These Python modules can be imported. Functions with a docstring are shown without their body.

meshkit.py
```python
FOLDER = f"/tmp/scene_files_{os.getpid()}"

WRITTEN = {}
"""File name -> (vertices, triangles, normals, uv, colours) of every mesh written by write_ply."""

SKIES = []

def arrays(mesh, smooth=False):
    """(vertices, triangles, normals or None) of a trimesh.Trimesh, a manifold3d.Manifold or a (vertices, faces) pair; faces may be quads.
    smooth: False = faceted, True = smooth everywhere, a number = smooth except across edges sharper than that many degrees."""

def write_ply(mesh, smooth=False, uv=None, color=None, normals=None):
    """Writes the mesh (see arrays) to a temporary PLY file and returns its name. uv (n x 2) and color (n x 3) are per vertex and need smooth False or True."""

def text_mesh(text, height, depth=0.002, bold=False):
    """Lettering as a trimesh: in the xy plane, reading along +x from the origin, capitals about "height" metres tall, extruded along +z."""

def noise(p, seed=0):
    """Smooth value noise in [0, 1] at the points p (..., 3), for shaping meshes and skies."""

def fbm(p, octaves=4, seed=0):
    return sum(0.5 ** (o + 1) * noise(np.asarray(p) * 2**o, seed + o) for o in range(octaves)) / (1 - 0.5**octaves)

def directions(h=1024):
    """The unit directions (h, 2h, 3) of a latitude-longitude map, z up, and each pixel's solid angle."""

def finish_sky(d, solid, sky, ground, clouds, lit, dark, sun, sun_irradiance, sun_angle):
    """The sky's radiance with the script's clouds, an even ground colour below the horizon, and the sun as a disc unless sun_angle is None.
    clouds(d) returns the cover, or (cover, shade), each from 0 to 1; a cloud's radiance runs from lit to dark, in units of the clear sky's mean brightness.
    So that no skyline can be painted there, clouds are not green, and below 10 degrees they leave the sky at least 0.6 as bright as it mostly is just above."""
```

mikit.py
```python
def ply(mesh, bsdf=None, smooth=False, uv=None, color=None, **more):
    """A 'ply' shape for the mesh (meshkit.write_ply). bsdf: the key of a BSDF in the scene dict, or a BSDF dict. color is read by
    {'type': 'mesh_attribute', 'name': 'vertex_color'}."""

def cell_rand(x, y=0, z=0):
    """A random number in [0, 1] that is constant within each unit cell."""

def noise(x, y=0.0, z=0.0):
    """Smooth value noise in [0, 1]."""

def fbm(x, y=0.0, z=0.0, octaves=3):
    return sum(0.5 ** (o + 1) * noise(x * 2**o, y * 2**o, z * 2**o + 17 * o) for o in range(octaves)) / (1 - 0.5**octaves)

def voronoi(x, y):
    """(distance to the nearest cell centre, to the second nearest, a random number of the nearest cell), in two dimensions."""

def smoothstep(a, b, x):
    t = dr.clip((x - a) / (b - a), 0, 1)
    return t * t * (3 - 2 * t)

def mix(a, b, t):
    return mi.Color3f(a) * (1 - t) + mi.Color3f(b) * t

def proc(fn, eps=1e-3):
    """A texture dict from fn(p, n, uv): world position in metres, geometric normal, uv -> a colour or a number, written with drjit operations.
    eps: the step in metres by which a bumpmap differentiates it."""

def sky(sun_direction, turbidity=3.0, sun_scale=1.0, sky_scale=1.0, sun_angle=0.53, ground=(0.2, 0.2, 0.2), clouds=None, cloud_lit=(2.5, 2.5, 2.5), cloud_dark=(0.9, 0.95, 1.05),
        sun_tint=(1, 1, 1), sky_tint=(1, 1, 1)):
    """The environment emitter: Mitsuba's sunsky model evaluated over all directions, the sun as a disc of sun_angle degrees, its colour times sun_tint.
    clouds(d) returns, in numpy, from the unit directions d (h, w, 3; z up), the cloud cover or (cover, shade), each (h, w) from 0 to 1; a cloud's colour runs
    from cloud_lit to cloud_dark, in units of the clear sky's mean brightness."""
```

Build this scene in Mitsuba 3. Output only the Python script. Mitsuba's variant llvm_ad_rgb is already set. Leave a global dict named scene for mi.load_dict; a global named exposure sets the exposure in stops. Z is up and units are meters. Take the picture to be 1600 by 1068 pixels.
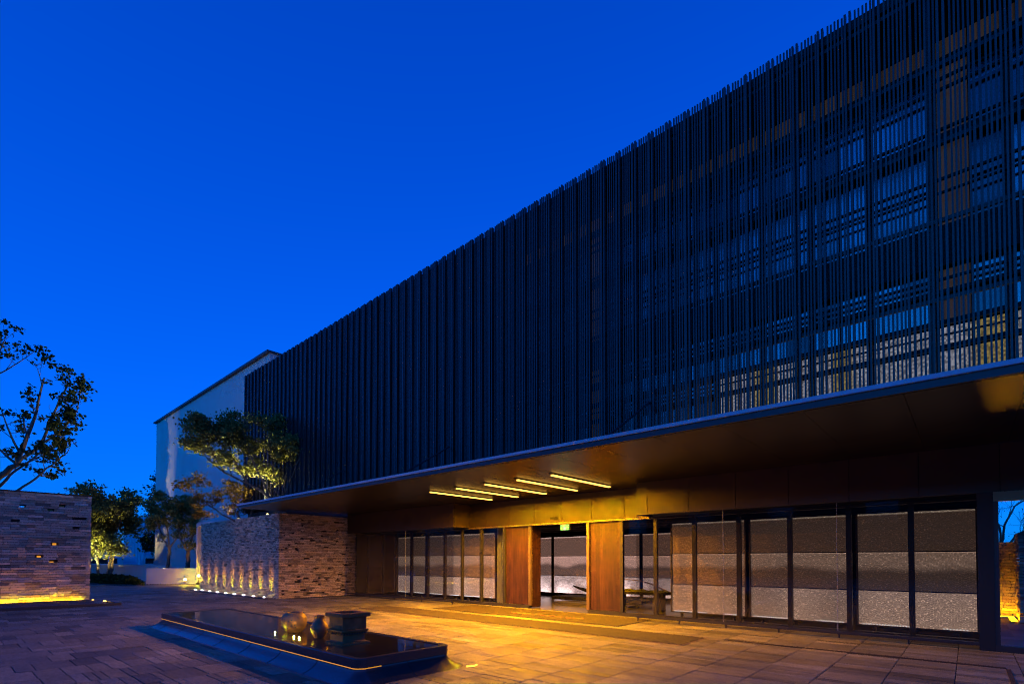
import math, random
import numpy as np, trimesh, drjit as dr, mitsuba as mi, mikit
from mikit import proc, noise, fbm, cell_rand, smoothstep, mix

T = mi.ScalarTransform4f
scene, labels = {'type': 'scene'}, {}
rng = np.random.default_rng(7)
random.seed(7)

# ------------------------------------------------------------------ camera, sky, exposure
EYE = np.array([0.0, 0.0, 1.6])
yaw, pitch, roll = np.radians([41.7265, 1.2551, 0.035])
f0 = np.array([-np.sin(yaw), np.cos(yaw), 0]); r0 = np.array([np.cos(yaw), np.sin(yaw), 0]); u0 = np.array([0, 0, 1.0])
FWD = f0 * np.cos(pitch) + u0 * np.sin(pitch)
UP = u0 * np.cos(pitch) - f0 * np.sin(pitch)
UP = UP * np.cos(roll) - r0 * np.sin(roll)
scene['camera'] = {'type': 'perspective', 'fov': 90.06, 'fov_axis': 'x', 'near_clip': 0.1, 'far_clip': 2000.0,
                   'principal_point_offset_y': -0.3035,
                   'to_world': T().look_at(origin=EYE.tolist(), target=(EYE + FWD).tolist(), up=UP.tolist())}
# deep blue dusk: sun at the horizon behind the camera, its disc already gone
scene['sky'] = mikit.sky((0.05, -1.0, 0.15), turbidity=3, sun_scale=0.0, sky_scale=1.0, sky_tint=(0.02, 2.45, 15.0), ground=(0.1, 0.1, 0.1))
scene['sky']['sampling_weight'] = 18.0
labels['sky'] = {'kind': 'structure', 'label': 'deep blue evening sky without clouds'}
exposure = 0.0

# ------------------------------------------------------------------ materials
WARM = np.array([1.0, 0.375, 0.001])
LAMP = 7.0   # how strong the courtyard's lamps are against the dusk sky


def rgb(*c):
    return {'type': 'rgb', 'value': [float(x) for x in c]}


def mat(name, base, rough=0.5, metallic=0.0, spec=0.5, bump=None, bscale=0.002, two=True, **k):
    b = {'type': 'principled', 'base_color': base if isinstance(base, dict) else rgb(*base), 'metallic': metallic, 'specular': spec,
         'roughness': rough if isinstance(rough, dict) else float(rough), **k}
    if bump is not None:
        b = {'type': 'bumpmap', 'arbitrary': proc(bump, 2e-3), 'scale': float(bscale), 'bsdf': b}
    scene['mat_' + name] = {'type': 'twosided', 'bsdf': b} if two else b
    return 'mat_' + name


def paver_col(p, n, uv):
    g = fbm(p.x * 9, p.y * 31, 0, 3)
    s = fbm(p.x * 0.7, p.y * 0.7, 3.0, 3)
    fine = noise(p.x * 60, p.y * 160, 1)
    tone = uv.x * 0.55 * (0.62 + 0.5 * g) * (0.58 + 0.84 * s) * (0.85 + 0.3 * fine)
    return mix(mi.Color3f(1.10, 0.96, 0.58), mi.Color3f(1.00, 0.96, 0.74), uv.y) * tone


def paver_bump(p, n, uv):
    return fbm(p.x * 25, p.y * 90, 0, 2)


def paver_rough(p, n, uv):
    return 0.50 + 0.25 * fbm(p.x * 3, p.y * 7, 1, 2)


PAVER = mat('paver', proc(paver_col), proc(paver_rough), bump=paver_bump, bscale=0.003, two=False, spec=.35)


def brick_col(p, n, uv):
    g = fbm(p.x * 22, p.y * 22, p.z * 40, 3)
    return mix(mi.Color3f(0.58, 0.43, 0.27), mi.Color3f(0.52, 0.44, 0.33), uv.y) * uv.x * (0.6 + 0.7 * g)


def rough_bump(p, n, uv):
    return fbm(p.x * 40, p.y * 40, p.z * 60, 2)


BRICK = mat('brick', proc(brick_col), 0.85, bump=rough_bump, bscale=0.004, two=False)
MORTAR = mat('mortar', (0.035, 0.03, 0.028), 0.95)


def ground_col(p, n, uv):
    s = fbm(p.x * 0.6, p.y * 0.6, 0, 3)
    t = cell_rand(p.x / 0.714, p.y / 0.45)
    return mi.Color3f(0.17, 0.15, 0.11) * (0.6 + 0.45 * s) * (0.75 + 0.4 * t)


GROUND = mat('ground', proc(ground_col), 0.5)
JOINT = mat('joint', (0.03, 0.028, 0.028), 0.95)
DARK = mat('dark_metal', (0.028, 0.027, 0.028), 0.42, spec=0.5)


def slat_col(p, n, uv):
    return mi.Color3f(0.030, 0.029, 0.030) * (0.6 + 0.8 * cell_rand(p.x / 0.052, 0, 3)) * (0.7 + 0.5 * noise(p.x * 30, p.y * 30, p.z * 1.5))


SLAT = mat('slat', proc(slat_col), 0.38, two=False)


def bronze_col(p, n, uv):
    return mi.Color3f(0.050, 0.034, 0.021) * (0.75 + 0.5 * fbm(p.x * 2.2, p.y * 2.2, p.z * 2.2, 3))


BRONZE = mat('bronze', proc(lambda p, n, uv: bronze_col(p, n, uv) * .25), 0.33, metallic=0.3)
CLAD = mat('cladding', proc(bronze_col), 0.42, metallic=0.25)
BLACK = mat('black', (0.012, 0.012, 0.012), 0.6)
LIP = mat('lip_metal', (0.42, 0.45, 0.50), 0.45)
TRIM = mat('trim', (0.22, 0.16, 0.09), 0.4, metallic=0.6)


def wood_col(p, n, uv):
    g = fbm(p.x * 26, p.y * 26, p.z * 1.6, 3)
    k = fbm(p.x * 6, p.y * 6, p.z * 2.3, 3)
    plank = cell_rand(p.x / 0.16, 0, 5)
    return mix(mi.Color3f(0.018, 0.006, 0.002), mi.Color3f(0.072, 0.025, 0.007), dr.clip(g * 1.3 - 0.25 + 0.5 * (k - 0.5), 0, 1)) * (0.75 + 0.5 * plank)


WOOD = mat('wood', proc(wood_col), 0.5, bump=lambda p, n, uv: fbm(p.x * 60, p.y * 60, p.z * 3, 2), bscale=0.003)
WHITE = mat('white_render', proc(lambda p, n, uv: mi.Color3f(0.50, 0.48, 0.46) * (0.93 + 0.12 * fbm(p.x * 0.35, p.y * 0.35, p.z * 0.12, 3)) * (0.93 + 0.1 * noise(p.x * 3, p.y * 3, p.z * 0.3))), 0.8)


def granite_col(p, n, uv):
    return mi.Color3f(0.03, 0.03, 0.032) * (0.55 + 0.9 * noise(p.x * 180, p.y * 180, p.z * 180))


GRANITE = mat('granite', proc(granite_col), 0.2, spec=0.6)
WATER = mat('water', (0.012, 0.011, 0.011), 0.045, spec=0.7, bump=lambda p, n, uv: fbm(p.x * 5, p.y * 5, 0, 2), bscale=0.0012)


def stone_col(p, n, uv):
    return mi.Color3f(0.22, 0.085, 0.022) * (0.45 + 1.0 * fbm(p.x * 14, p.y * 14, p.z * 9, 3))


STONE = mat('carved_stone', proc(stone_col), 0.7, bump=rough_bump, bscale=0.006)
GLAZE = mat('glaze', proc(lambda p, n, uv: mix(mi.Color3f(0.13, 0.085, 0.035), mi.Color3f(0.30, 0.20, 0.09), fbm(p.x * 9, p.y * 9, p.z * 7, 3))), 0.5, metallic=0.35, spec=0.4, bump=rough_bump, bscale=.004)
MATT = mat('door_mat', proc(lambda p, n, uv: mi.Color3f(0.034, 0.026, 0.020) * (0.6 + 0.8 * noise(p.x * 120, p.y * 120, 0))), 0.95)
REDP = mat('red_print', (0.75, 0.16, 0.06), 0.8)
BARK = mat('bark', proc(lambda p, n, uv: mi.Color3f(0.13, 0.095, 0.065) * (0.5 + 0.9 * fbm(p.x * 18, p.y * 18, p.z * 6, 3))), 0.9)
GRAVEL = mat('gravel', proc(lambda p, n, uv: mi.Color3f(0.06, 0.055, 0.05) * (0.4 + 1.2 * noise(p.x * 30, p.y * 30, 0))), 0.95)
REFLECTED_BAND = mat('reflected_band', proc(lambda p, n, uv: mix(mi.Color3f(0.05, 0.07, 0.015), mi.Color3f(0.20, 0.20, 0.04), fbm(p.x * 14, p.y * 14, p.z * 14, 3))), 0.95)  # colour of the band reflected in the glass, put on the added table
FLOOR = mat('polished_floor', (0.06, 0.055, 0.055), 0.22, spec=0.5)
CEIL = mat('ceiling', (0.06, 0.055, 0.05), 0.7)
COLUMN = mat('grey_column', (0.20, 0.21, 0.17), 0.55)
VAN = mat('van_paint', (0.55, 0.57, 0.6), 0.3)
FARWALL = mat('far_wall', (0.35, 0.40, 0.45), 0.6)
for nm, c in (('leaf', (0.19, 0.20, 0.06)), ('leaf_dark', (0.035, 0.055, 0.018)), ('leaf_autumn', (0.15, 0.105, 0.028))):  # the last colour has orange lamplight put into it
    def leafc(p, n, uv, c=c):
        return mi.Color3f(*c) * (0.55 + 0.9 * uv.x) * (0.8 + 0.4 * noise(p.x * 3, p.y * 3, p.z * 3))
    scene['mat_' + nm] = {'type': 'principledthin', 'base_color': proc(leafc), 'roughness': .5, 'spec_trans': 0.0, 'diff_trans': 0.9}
scene['mat_glass'] = {'type': 'thindielectric', 'int_ior': 1.5, 'specular_transmittance': rgb(.86, .86, .84)}
scene['mat_glass_veil'] = {'type': 'thindielectric', 'int_ior': 1.45, 'specular_transmittance': rgb(.62, .60, .56)}
# coated solar glass: partly mirrors the sky
for i, v in enumerate((0.66, 0.46, 0.2)):
    scene['mat_coated_glass_%d' % i] = {'type': 'twosided', 'bsdf': {'type': 'roughconductor', 'material': 'none', 'alpha': 0.03, 'specular_reflectance': rgb(v * .96, v, v * 1.02)}}
BLIND = mat('blind', proc(lambda p, n, uv: mi.Color3f(0.20, 0.15, 0.11) * (0.6 + 0.7 * noise(p.x * 40, p.y * 40, p.z * 2))), 0.8)

# ------------------------------------------------------------------ builders


def numbered(name):
    if name not in scene and name not in labels and not any(k.startswith(name + '__') for k in scene):
        return name
    i = 1
    while True:
        k = '%s_%03d' % (name, i)
        if k not in scene and k not in labels and not any(q.startswith(k + '__') for q in scene):
            return k
        i += 1


_count = {}


def nk(name):
    c = _count.get(name, 0)
    _count[name] = c + 1
    return name if c == 0 else '%s_%03d' % (name, c)


def put(name, mesh, m, smooth=False, uv=None, **more):
    key = nk(name)
    scene[key] = mikit.ply(mesh, m, smooth=smooth, uv=uv, **more)
    return key


def cube(name, x0, x1, y0, y1, z0, z1, m, **more):
    key = nk(name)
    scene[key] = {'type': 'cube', 'to_world': T().translate([(x0 + x1) / 2, (y0 + y1) / 2, (z0 + z1) / 2]).scale([(x1 - x0) / 2, (y1 - y0) / 2, (z1 - z0) / 2]),
                  'bsdf': {'type': 'ref', 'id': m}, **more}
    return key


def thing(name, label, cat, group=None, kind=None):
    key = nk(name)
    labels[key] = {'label': label, 'category': cat}
    if group:
        labels[key]['group'] = group
    if kind:
        labels[key]['kind'] = kind
    return key


def struct(key, label):
    labels[key] = {'label': label, 'kind': 'structure'}


def emit(r, w=0.02):
    return {'emitter': {'type': 'area', 'radiance': r if isinstance(r, dict) else rgb(*r), 'sampling_weight': float(w)}}


CUBE_V = np.array([[x, y, z] for x in (-1, 1) for y in (-1, 1) for z in (-1, 1)], float)
CUBE_F = np.array([[0, 1, 3], [0, 3, 2], [4, 6, 7], [4, 7, 5], [0, 4, 5], [0, 5, 1], [2, 3, 7], [2, 7, 6], [0, 2, 6], [0, 6, 4], [1, 5, 7], [1, 7, 3]])


def boxes(c, h, jit=None):
    """many axis-aligned boxes as one mesh"""
    c, h = np.atleast_2d(c), np.atleast_2d(h)
    n = len(c)
    v = c[:, None] + CUBE_V[None] * h[:, None]
    if jit is not None:
        v = v + jit
    f = CUBE_F[None] + (np.arange(n) * 8)[:, None, None]
    return v.reshape(-1, 3), f.reshape(-1, 3)


def slab(c, h, b):
    """one paver: box with a bevelled top edge"""
    (x, y, z), (a, d, e) = c, h
    ring = lambda s, t, zz: [[x - s, y - t, zz], [x + s, y - t, zz], [x + s, y + t, zz], [x - s, y + t, zz]]
    v = np.array(ring(a, d, z - e) + ring(a, d, z + e - b) + ring(a - b, d - b, z + e))
    f = []
    for k in (0, 4):
        for i in range(4):
            j = (i + 1) % 4
            f += [[k + i, k + j, k + 4 + j], [k + i, k + 4 + j, k + 4 + i]]
    f += [[8, 9, 10], [8, 10, 11]]
    return v, np.array(f)


def tube_mesh(pts, radii, sides=6):
    p = np.asarray(pts, float)
    t = np.gradient(p, axis=0)
    t /= np.linalg.norm(t, axis=1, keepdims=True) + 1e-9
    ref = np.array([0.31, 0.87, 0.38])
    a = np.cross(t, ref); a /= np.linalg.norm(a, axis=1, keepdims=True) + 1e-9
    b = np.cross(t, a)
    ang = np.arange(sides) * 2 * np.pi / sides
    r = np.broadcast_to(radii, (len(p),))
    v = p[:, None] + r[:, None, None] * (np.cos(ang)[None, :, None] * a[:, None] + np.sin(ang)[None, :, None] * b[:, None])
    i, j = np.meshgrid(np.arange(len(p) - 1), np.arange(sides), indexing='ij')
    q = np.stack([i * sides + j, i * sides + (j + 1) % sides, (i + 1) * sides + (j + 1) % sides, (i + 1) * sides + j], -1).reshape(-1, 4)
    f = np.vstack([q[:, [0, 1, 2]], q[:, [0, 2, 3]]])
    caps = [[0, k + 1, k] for k in range(1, sides - 1)] + [[(len(p) - 1) * sides, (len(p) - 1) * sides + k, (len(p) - 1) * sides + k + 1] for k in range(1, sides - 1)]
    return v.reshape(-1, 3), np.vstack([f, np.array(caps)])


def join(ms):
    o, vs, fs = 0, [], []
    for v, f in ms:
        vs.append(np.asarray(v)); fs.append(np.asarray(f) + o); o += len(v)
    return np.vstack(vs), np.vstack(fs)


def lathe(profile, sides=40, at=(0, 0, 0)):
    p = np.asarray(profile, float)
    ang = np.arange(sides) * 2 * np.pi / sides
    v = np.stack([p[:, None, 0] * np.cos(ang), p[:, None, 0] * np.sin(ang), np.repeat(p[:, 1:2], sides, 1)], -1).reshape(-1, 3) + np.array(at)
    i, j = np.meshgrid(np.arange(len(p) - 1), np.arange(sides), indexing='ij')
    q = np.stack([i * sides + j, i * sides + (j + 1) % sides, (i + 1) * sides + (j + 1) % sides, (i + 1) * sides + j], -1).reshape(-1, 4)
    return v, np.vstack([q[:, [0, 1, 2]], q[:, [0, 2, 3]]])


QUV = np.array([[0, 0], [1, 0], [1, 1], [0, 1.0]])


def quad(p0, p1, p2, p3):
    return np.array([p0, p1, p2, p3], float), np.array([[0, 1, 2], [0, 2, 3]])


# ------------------------------------------------------------------ ground
put('ground', (np.array([[-400, -300, -0.02], [400, -300, -0.02], [400, 500, -0.02], [-400, 500, -0.02]], float), np.array([[0, 1, 2], [0, 2, 3]])), GROUND)
struct('ground', 'grey paved ground reaching the far end of the courtyard')
cube('pavement__bed', -31.0, 5.0, -1.5, 13.2, -0.09, -0.011, JOINT)
labels['pavement'] = {'label': 'forecourt of bonded grey stone pavers with dark joints', 'kind': 'structure'}

POOL = (-15.3, -5.5, 3.1, 5.75)
pav = []
k0 = -44
for k in range(k0, 8):
    x0 = -0.155 + 0.7145 * k
    y = -1.5 + rng.random() * 0.3
    lengths = [0.1, 0.15, 0.15, 0.22, 0.22, 0.3, 0.45] if x0 > -11.5 else [0.3, 0.3, 0.45, 0.45, 0.6, 0.75]
    while y < 13.15:
        L = lengths[rng.integers(len(lengths))]
        y1 = min(y + L, 13.2)
        # now and then a course is split in two narrow stones
        xs = [(x0, x0 + 0.7145)]
        if x0 < -11.5 and rng.random() < 0.22:
            c = x0 + 0.7145 * (0.38 + 0.24 * rng.random()); xs = [(x0, c), (c, x0 + 0.7145)]
        for a, b in xs:
            if not (a > POOL[0] + .5 and b < POOL[1] - .5 and y > POOL[2] + .6 and y1 < POOL[3] - .6):
                pav.append((a, b, y, y1))
        y = y1


def cam_size(c, w):
    d = np.asarray(c) - EYE
    z = d @ FWD
    px = 512 + 511.4 * (d @ r0) / max(z, .1)
    if z < 1 or px < -20 or px > 1044 or -d[2] / z * 511.4 + 560 > 700:
        return 0
    return w / z


tones = []
for (a, b, y, y1) in pav:
    r = rng.random()
    t = 0.30 + 0.06 * rng.standard_normal()
    if r < 0.10: t = 0.15 + 0.03 * rng.random()
    elif r < 0.3: t = 0.235 + 0.02 * rng.random()
    tones.append((max(t, 0.1), rng.random()))
order = sorted(range(len(pav)), key=lambda i: -cam_size(((pav[i][0] + pav[i][1]) / 2, (pav[i][2] + pav[i][3]) / 2, 0), math.sqrt((pav[i][1] - pav[i][0]) * (pav[i][3] - pav[i][2]))))
J = 0.0055
rest_m, rest_uv = [], []
for rank, i in enumerate(order):
    a, b, y, y1 = pav[i]
    dz = 0.0015 * rng.standard_normal()
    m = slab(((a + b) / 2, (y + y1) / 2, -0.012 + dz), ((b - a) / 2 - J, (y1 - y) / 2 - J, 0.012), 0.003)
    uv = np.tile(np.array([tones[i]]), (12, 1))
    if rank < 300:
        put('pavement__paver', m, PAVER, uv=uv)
    else:
        rest_m.append(m); rest_uv.append(uv)
put('pavement__paver_field', join(rest_m), PAVER, uv=np.vstack(rest_uv))
labels['pavement__paver_field'] = {'kind': 'stuff'}
# linear drain that runs along the glass front and turns towards the viewer
put('pavement__drain_slot', boxes([[-1.65, 10.62, 0.004], [0.42, 9.4, 0.004]], [[2.05, 0.055, 0.006], [0.025, 1.12, 0.006]]), MATT)

# door mats and lettering
M1 = thing('door_mat', 'long brown entrance mat laid nearest the pool, without lettering', 'door mat', 'entrance mats')
cube(M1 + '__pile', -15.3, -4.1, 9.42, 10.62, -0.005, 0.012, MATT)
cube(M1 + '__border', -15.34, -4.06, 9.38, 10.66, -0.005, 0.007, TRIM)
M2 = thing('door_mat', 'brown entrance mat with red lettering in front of the open doorway', 'door mat', 'entrance mats')
cube(M2 + '__pile', -13.4, -6.4, 11.05, 12.9, -0.005, 0.012, MATT)
letters = []
lx = -10.55
for i, w in enumerate([.30, .26, .22, .24, .30, .22, 0, .28, .24, .30]):
    if w == 0:
        lx += 0.1; continue
    s = np.linspace(0, 1, 9)
    yy = 11.72 + 0.10 * np.sin(s * (5 + 2 * rng.random()) + i * 1.7) + (0.05 if i % 3 == 0 else 0)
    letters.append(tube_mesh(np.stack([lx + s * w, yy, np.full(9, 0.013)], 1), 0.017, 4))
    lx += w + 0.02
put(M2 + '__lettering', join(letters), REDP)

# ------------------------------------------------------------------ brick walls


def brick_face(length, height, course, blen, depth, hole_p, seed, proud=.028):
    """bricks of a face in local coordinates: (s0, s1, z0, z1, proud, tone, hue); holes are left open"""
    g = np.random.default_rng(seed)
    out = []
    n = int(round(height / course)); c = height / n
    for i in range(n):
        s = -blen * (0.5 * (i % 2)) - g.random() * 0.12 * blen
        while s < length:
            L = blen * (1.0 if g.random() > 0.25 else 0.55)
            a, b = max(s, 0), min(s + L, length)
            s += L
            if b - a < 0.03: continue
            hole = g.random() < hole_p and 1 < i < n - 2 and b < length - .1
            if hole and b - a > 0.6 * blen and g.random() < 0.6:
                cut = a + (b - a) * 0.5; out.append((a + .004, cut, i * c + .005, (i + 1) * c - .005, g.random() * .01, .8 + .2 * g.standard_normal(), g.random())); continue
            if hole: continue
            t = 0.95 + 0.2 * g.standard_normal()
            if g.random() < .16: t *= 0.5
            out.append((a + .006, b - .006, i * c + .007, (i + 1) * c - .007, g.random() * proud, float(np.clip(t, .3, 1.5)), g.random()))
    return out


def brick_mesh(bricks, origin, along, normal, depth):
    along, normal, origin = map(lambda q: np.asarray(q, float), (along, normal, origin))
    cs, hs, uvs = [], [], []
    for (a, b, z0, z1, pr, t, h) in bricks:
        c = origin + along * (a + b) / 2 + normal * (pr - depth / 2) + np.array([0, 0, (z0 + z1) / 2])
        half = np.abs(along) * (b - a) / 2 + np.abs(normal) * depth / 2 + np.array([0, 0, (z1 - z0) / 2])
        cs.append(c); hs.append(half); uvs.append((t, h))
    return boxes(np.array(cs), np.array(hs)), np.repeat(np.array(uvs), 8, 0)


# left free-standing wall with pierced courses
LW = thing('brick_wall', 'tall pierced brick wall at the left edge washed yellow along its foot', 'brick wall')
LWX, LWY0, LWY1, LWH = -26.3, -0.4, 4.06, 4.12
lb = brick_face(LWY1 - LWY0, LWH, 0.0936, 0.43, 0.12, 0.035, 11)
skyholes = [(2.05, 3.62), (3.18, 3.72), (2.85, 3.55)]
lit = [(3.0, 2.23), (2.57, 1.74), (2.93, 1.52)]
def near_hole(b):
    for (hy, hz) in skyholes + lit:
        if abs((b[2] + b[3]) / 2 - hz) < .047 and b[0] < hy - LWY0 < b[1]:
            return (hy, hz)
nb = []
for b in lb:
    hh = near_hole(b)
    if hh is None:
        nb.append(b); continue
    s = hh[0] - LWY0
    if s - .1 - b[0] > .06: nb.append((b[0], s - .1, *b[2:]))
    if b[1] - s - .1 > .06: nb.append((s + .1, b[1], *b[2:]))
lb = sorted(nb, key=lambda b: -(b[0] + LWY0 > 1.2))
for b in lb[:300]:
    m, uv = brick_mesh([b], (LWX, LWY0, 0.03), (0, 1, 0), (1, 0, 0), 0.12)
    put(LW + '__brick', m, BRICK, uv=uv)
m, uv = brick_mesh(lb[300:], (LWX, LWY0, 0.03), (0, 1, 0), (1, 0, 0), 0.12)
put(LW + '__brick_field', m, BRICK, uv=uv); labels[LW + '__brick_field'] = {'kind': 'stuff'}
eb = brick_face(0.42, LWH, 0.0936, 0.26, 0.12, 0.0, 12)
m, uv = brick_mesh(eb, (LWX - .43, LWY1 - .004, 0.03), (1, 0, 0), (0, 1, 0), 0.1)
put(LW + '__end_brick', m, BRICK, uv=uv); labels[LW + '__end_brick'] = {'kind': 'stuff'}
# core, pierced right through at the sky holes
from shapely.geometry import box as sbox
from shapely.ops import unary_union
core = sbox(LWY0, 0.0, LWY1 - .1, LWH + .02)
for hy, hz in skyholes: core = core.difference(sbox(hy - .1, hz - .042, hy + .1, hz + .042))
cm = trimesh.creation.extrude_polygon(core, 0.30, engine='earcut')
cm.apply_transform(np.array([[0, 0, 1, LWX - .43], [1, 0, 0, 0], [0, 1, 0, 0], [0, 0, 0, 1.0]]))
put(LW + '__core', cm, MORTAR)
cube(LW + '__coping', LWX - .44, LWX + .012, LWY0, LWY1 + .01, LWH + .03, LWH + .075, MORTAR)
for hy, hz in lit:
    t = thing('gap_glow', {0: 'small amber block added as the glow in the highest lit gap of the left brick wall', 1: 'small amber block added as the glow in the lit wall gap furthest left', 2: 'small amber block added as the glow in the lowest lit gap of the left brick wall'}[lit.index((hy, hz))], 'lamp', 'glowing blocks in the wall gaps')
    cube(t + '__lens', LWX - .10, LWX - .06, hy - .085, hy + .03, hz - .04, hz + .04, DARK, **emit(WARM * 0.75 + np.array([0, 0, .01])))  # glowing block added for the inner light that brightens the gap
t = thing('strip_light', 'long yellow light strip along the foot of the left brick wall', 'light strip')
cube(t + '__housing', LWX + .20, LWX + .27, LWY0, 3.86, 0.0, 0.045, DARK)
put(t + '__diffuser', quad((LWX + .06, LWY0, .024), (LWX + .12, LWY0, .024), (LWX + .12, 3.84, .024), (LWX + .06, 3.84, .024)), DARK, **emit(WARM * 15 * LAMP, 3.0))
# bed of dark gravel and its steel edge in front of that wall
cube('gravel_bed', LWX, -22.85, -2.0, 3.95, -0.01, 0.018, GRAVEL); struct('gravel_bed', 'dark gravel bed below the left brick wall')
ed = [[-22.72, -2, 0.02], [-22.72, 4.38, 0.02]]
put('gravel_bed__edging', boxes([[-22.75, 1.2, .03], [-24.0, 4.36, .02]], [[.045, 3.2, .06], [1.25, .03, .045]]), DARK)

# right brick enclosure
RB = thing('brick_enclosure', 'pale brick enclosure with dark gaps under the canopy end, two long faces', 'brick wall')
BH = 3.60
b1 = brick_face(9.6, BH, 0.072, 0.25, 0.11, 0.05, 21, .009)
m, uv = brick_mesh(b1, (-31.2, 9.5, 0.0), (1, 0, 0), (0, -1, 0), 0.11)
put(RB + '__brick_field', m, BRICK, uv=uv); labels[RB + '__brick_field'] = {'kind': 'stuff', 'label': 'bluish shaded face lit by nine amber uplights'}
b2 = brick_face(3.6, BH, 0.072, 0.27, 0.11, 0.05, 22)
m, uv = brick_mesh(b2, (-21.58, 9.502, 0.0), (0, 1, 0), (1, 0, 0), 0.11)
put(RB + '__brick_field', m, BRICK, uv=uv); labels[RB + '__brick_field_001'] = {'kind': 'stuff', 'label': 'warm face turned to the entrance'}
b3 = brick_face(0.75, BH - .1, 0.072, 0.27, 0.11, 0.03, 23)
m, uv = brick_mesh(b3, (-21.72, 13.1, 0.0), (0, 1, 0), (1, 0, 0), 0.11)
put(RB + '__brick_field', m, BRICK, uv=uv); labels[RB + '__brick_field_002'] = {'kind': 'stuff'}
put(RB + '__core', boxes([[-26.42, 9.72, BH / 2], [-21.8, 11.45, BH / 2 - .02]], [[4.76, .10, BH / 2 - .01], [.10, 1.9, BH / 2 - .03]]), MORTAR)
put(RB + '__planting_soil', boxes([[-26.6, 10.9, .6]], [[4.6, 1.1, .6]]), GRAVEL)
cube('gravel_strip', -31.3, -21.5, 9.06, 9.5, -0.01, 0.016, GRAVEL); struct('gravel_strip', 'narrow gravel strip at the foot of the brick enclosure')
put('gravel_strip__edging', boxes([[-26.4, 9.03, .015]], [[4.9, .02, .035]]), DARK)

nine_words = ['leftmost', 'second', 'third', 'fourth', 'fifth', 'sixth', 'seventh', 'eighth', 'rightmost']


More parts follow.
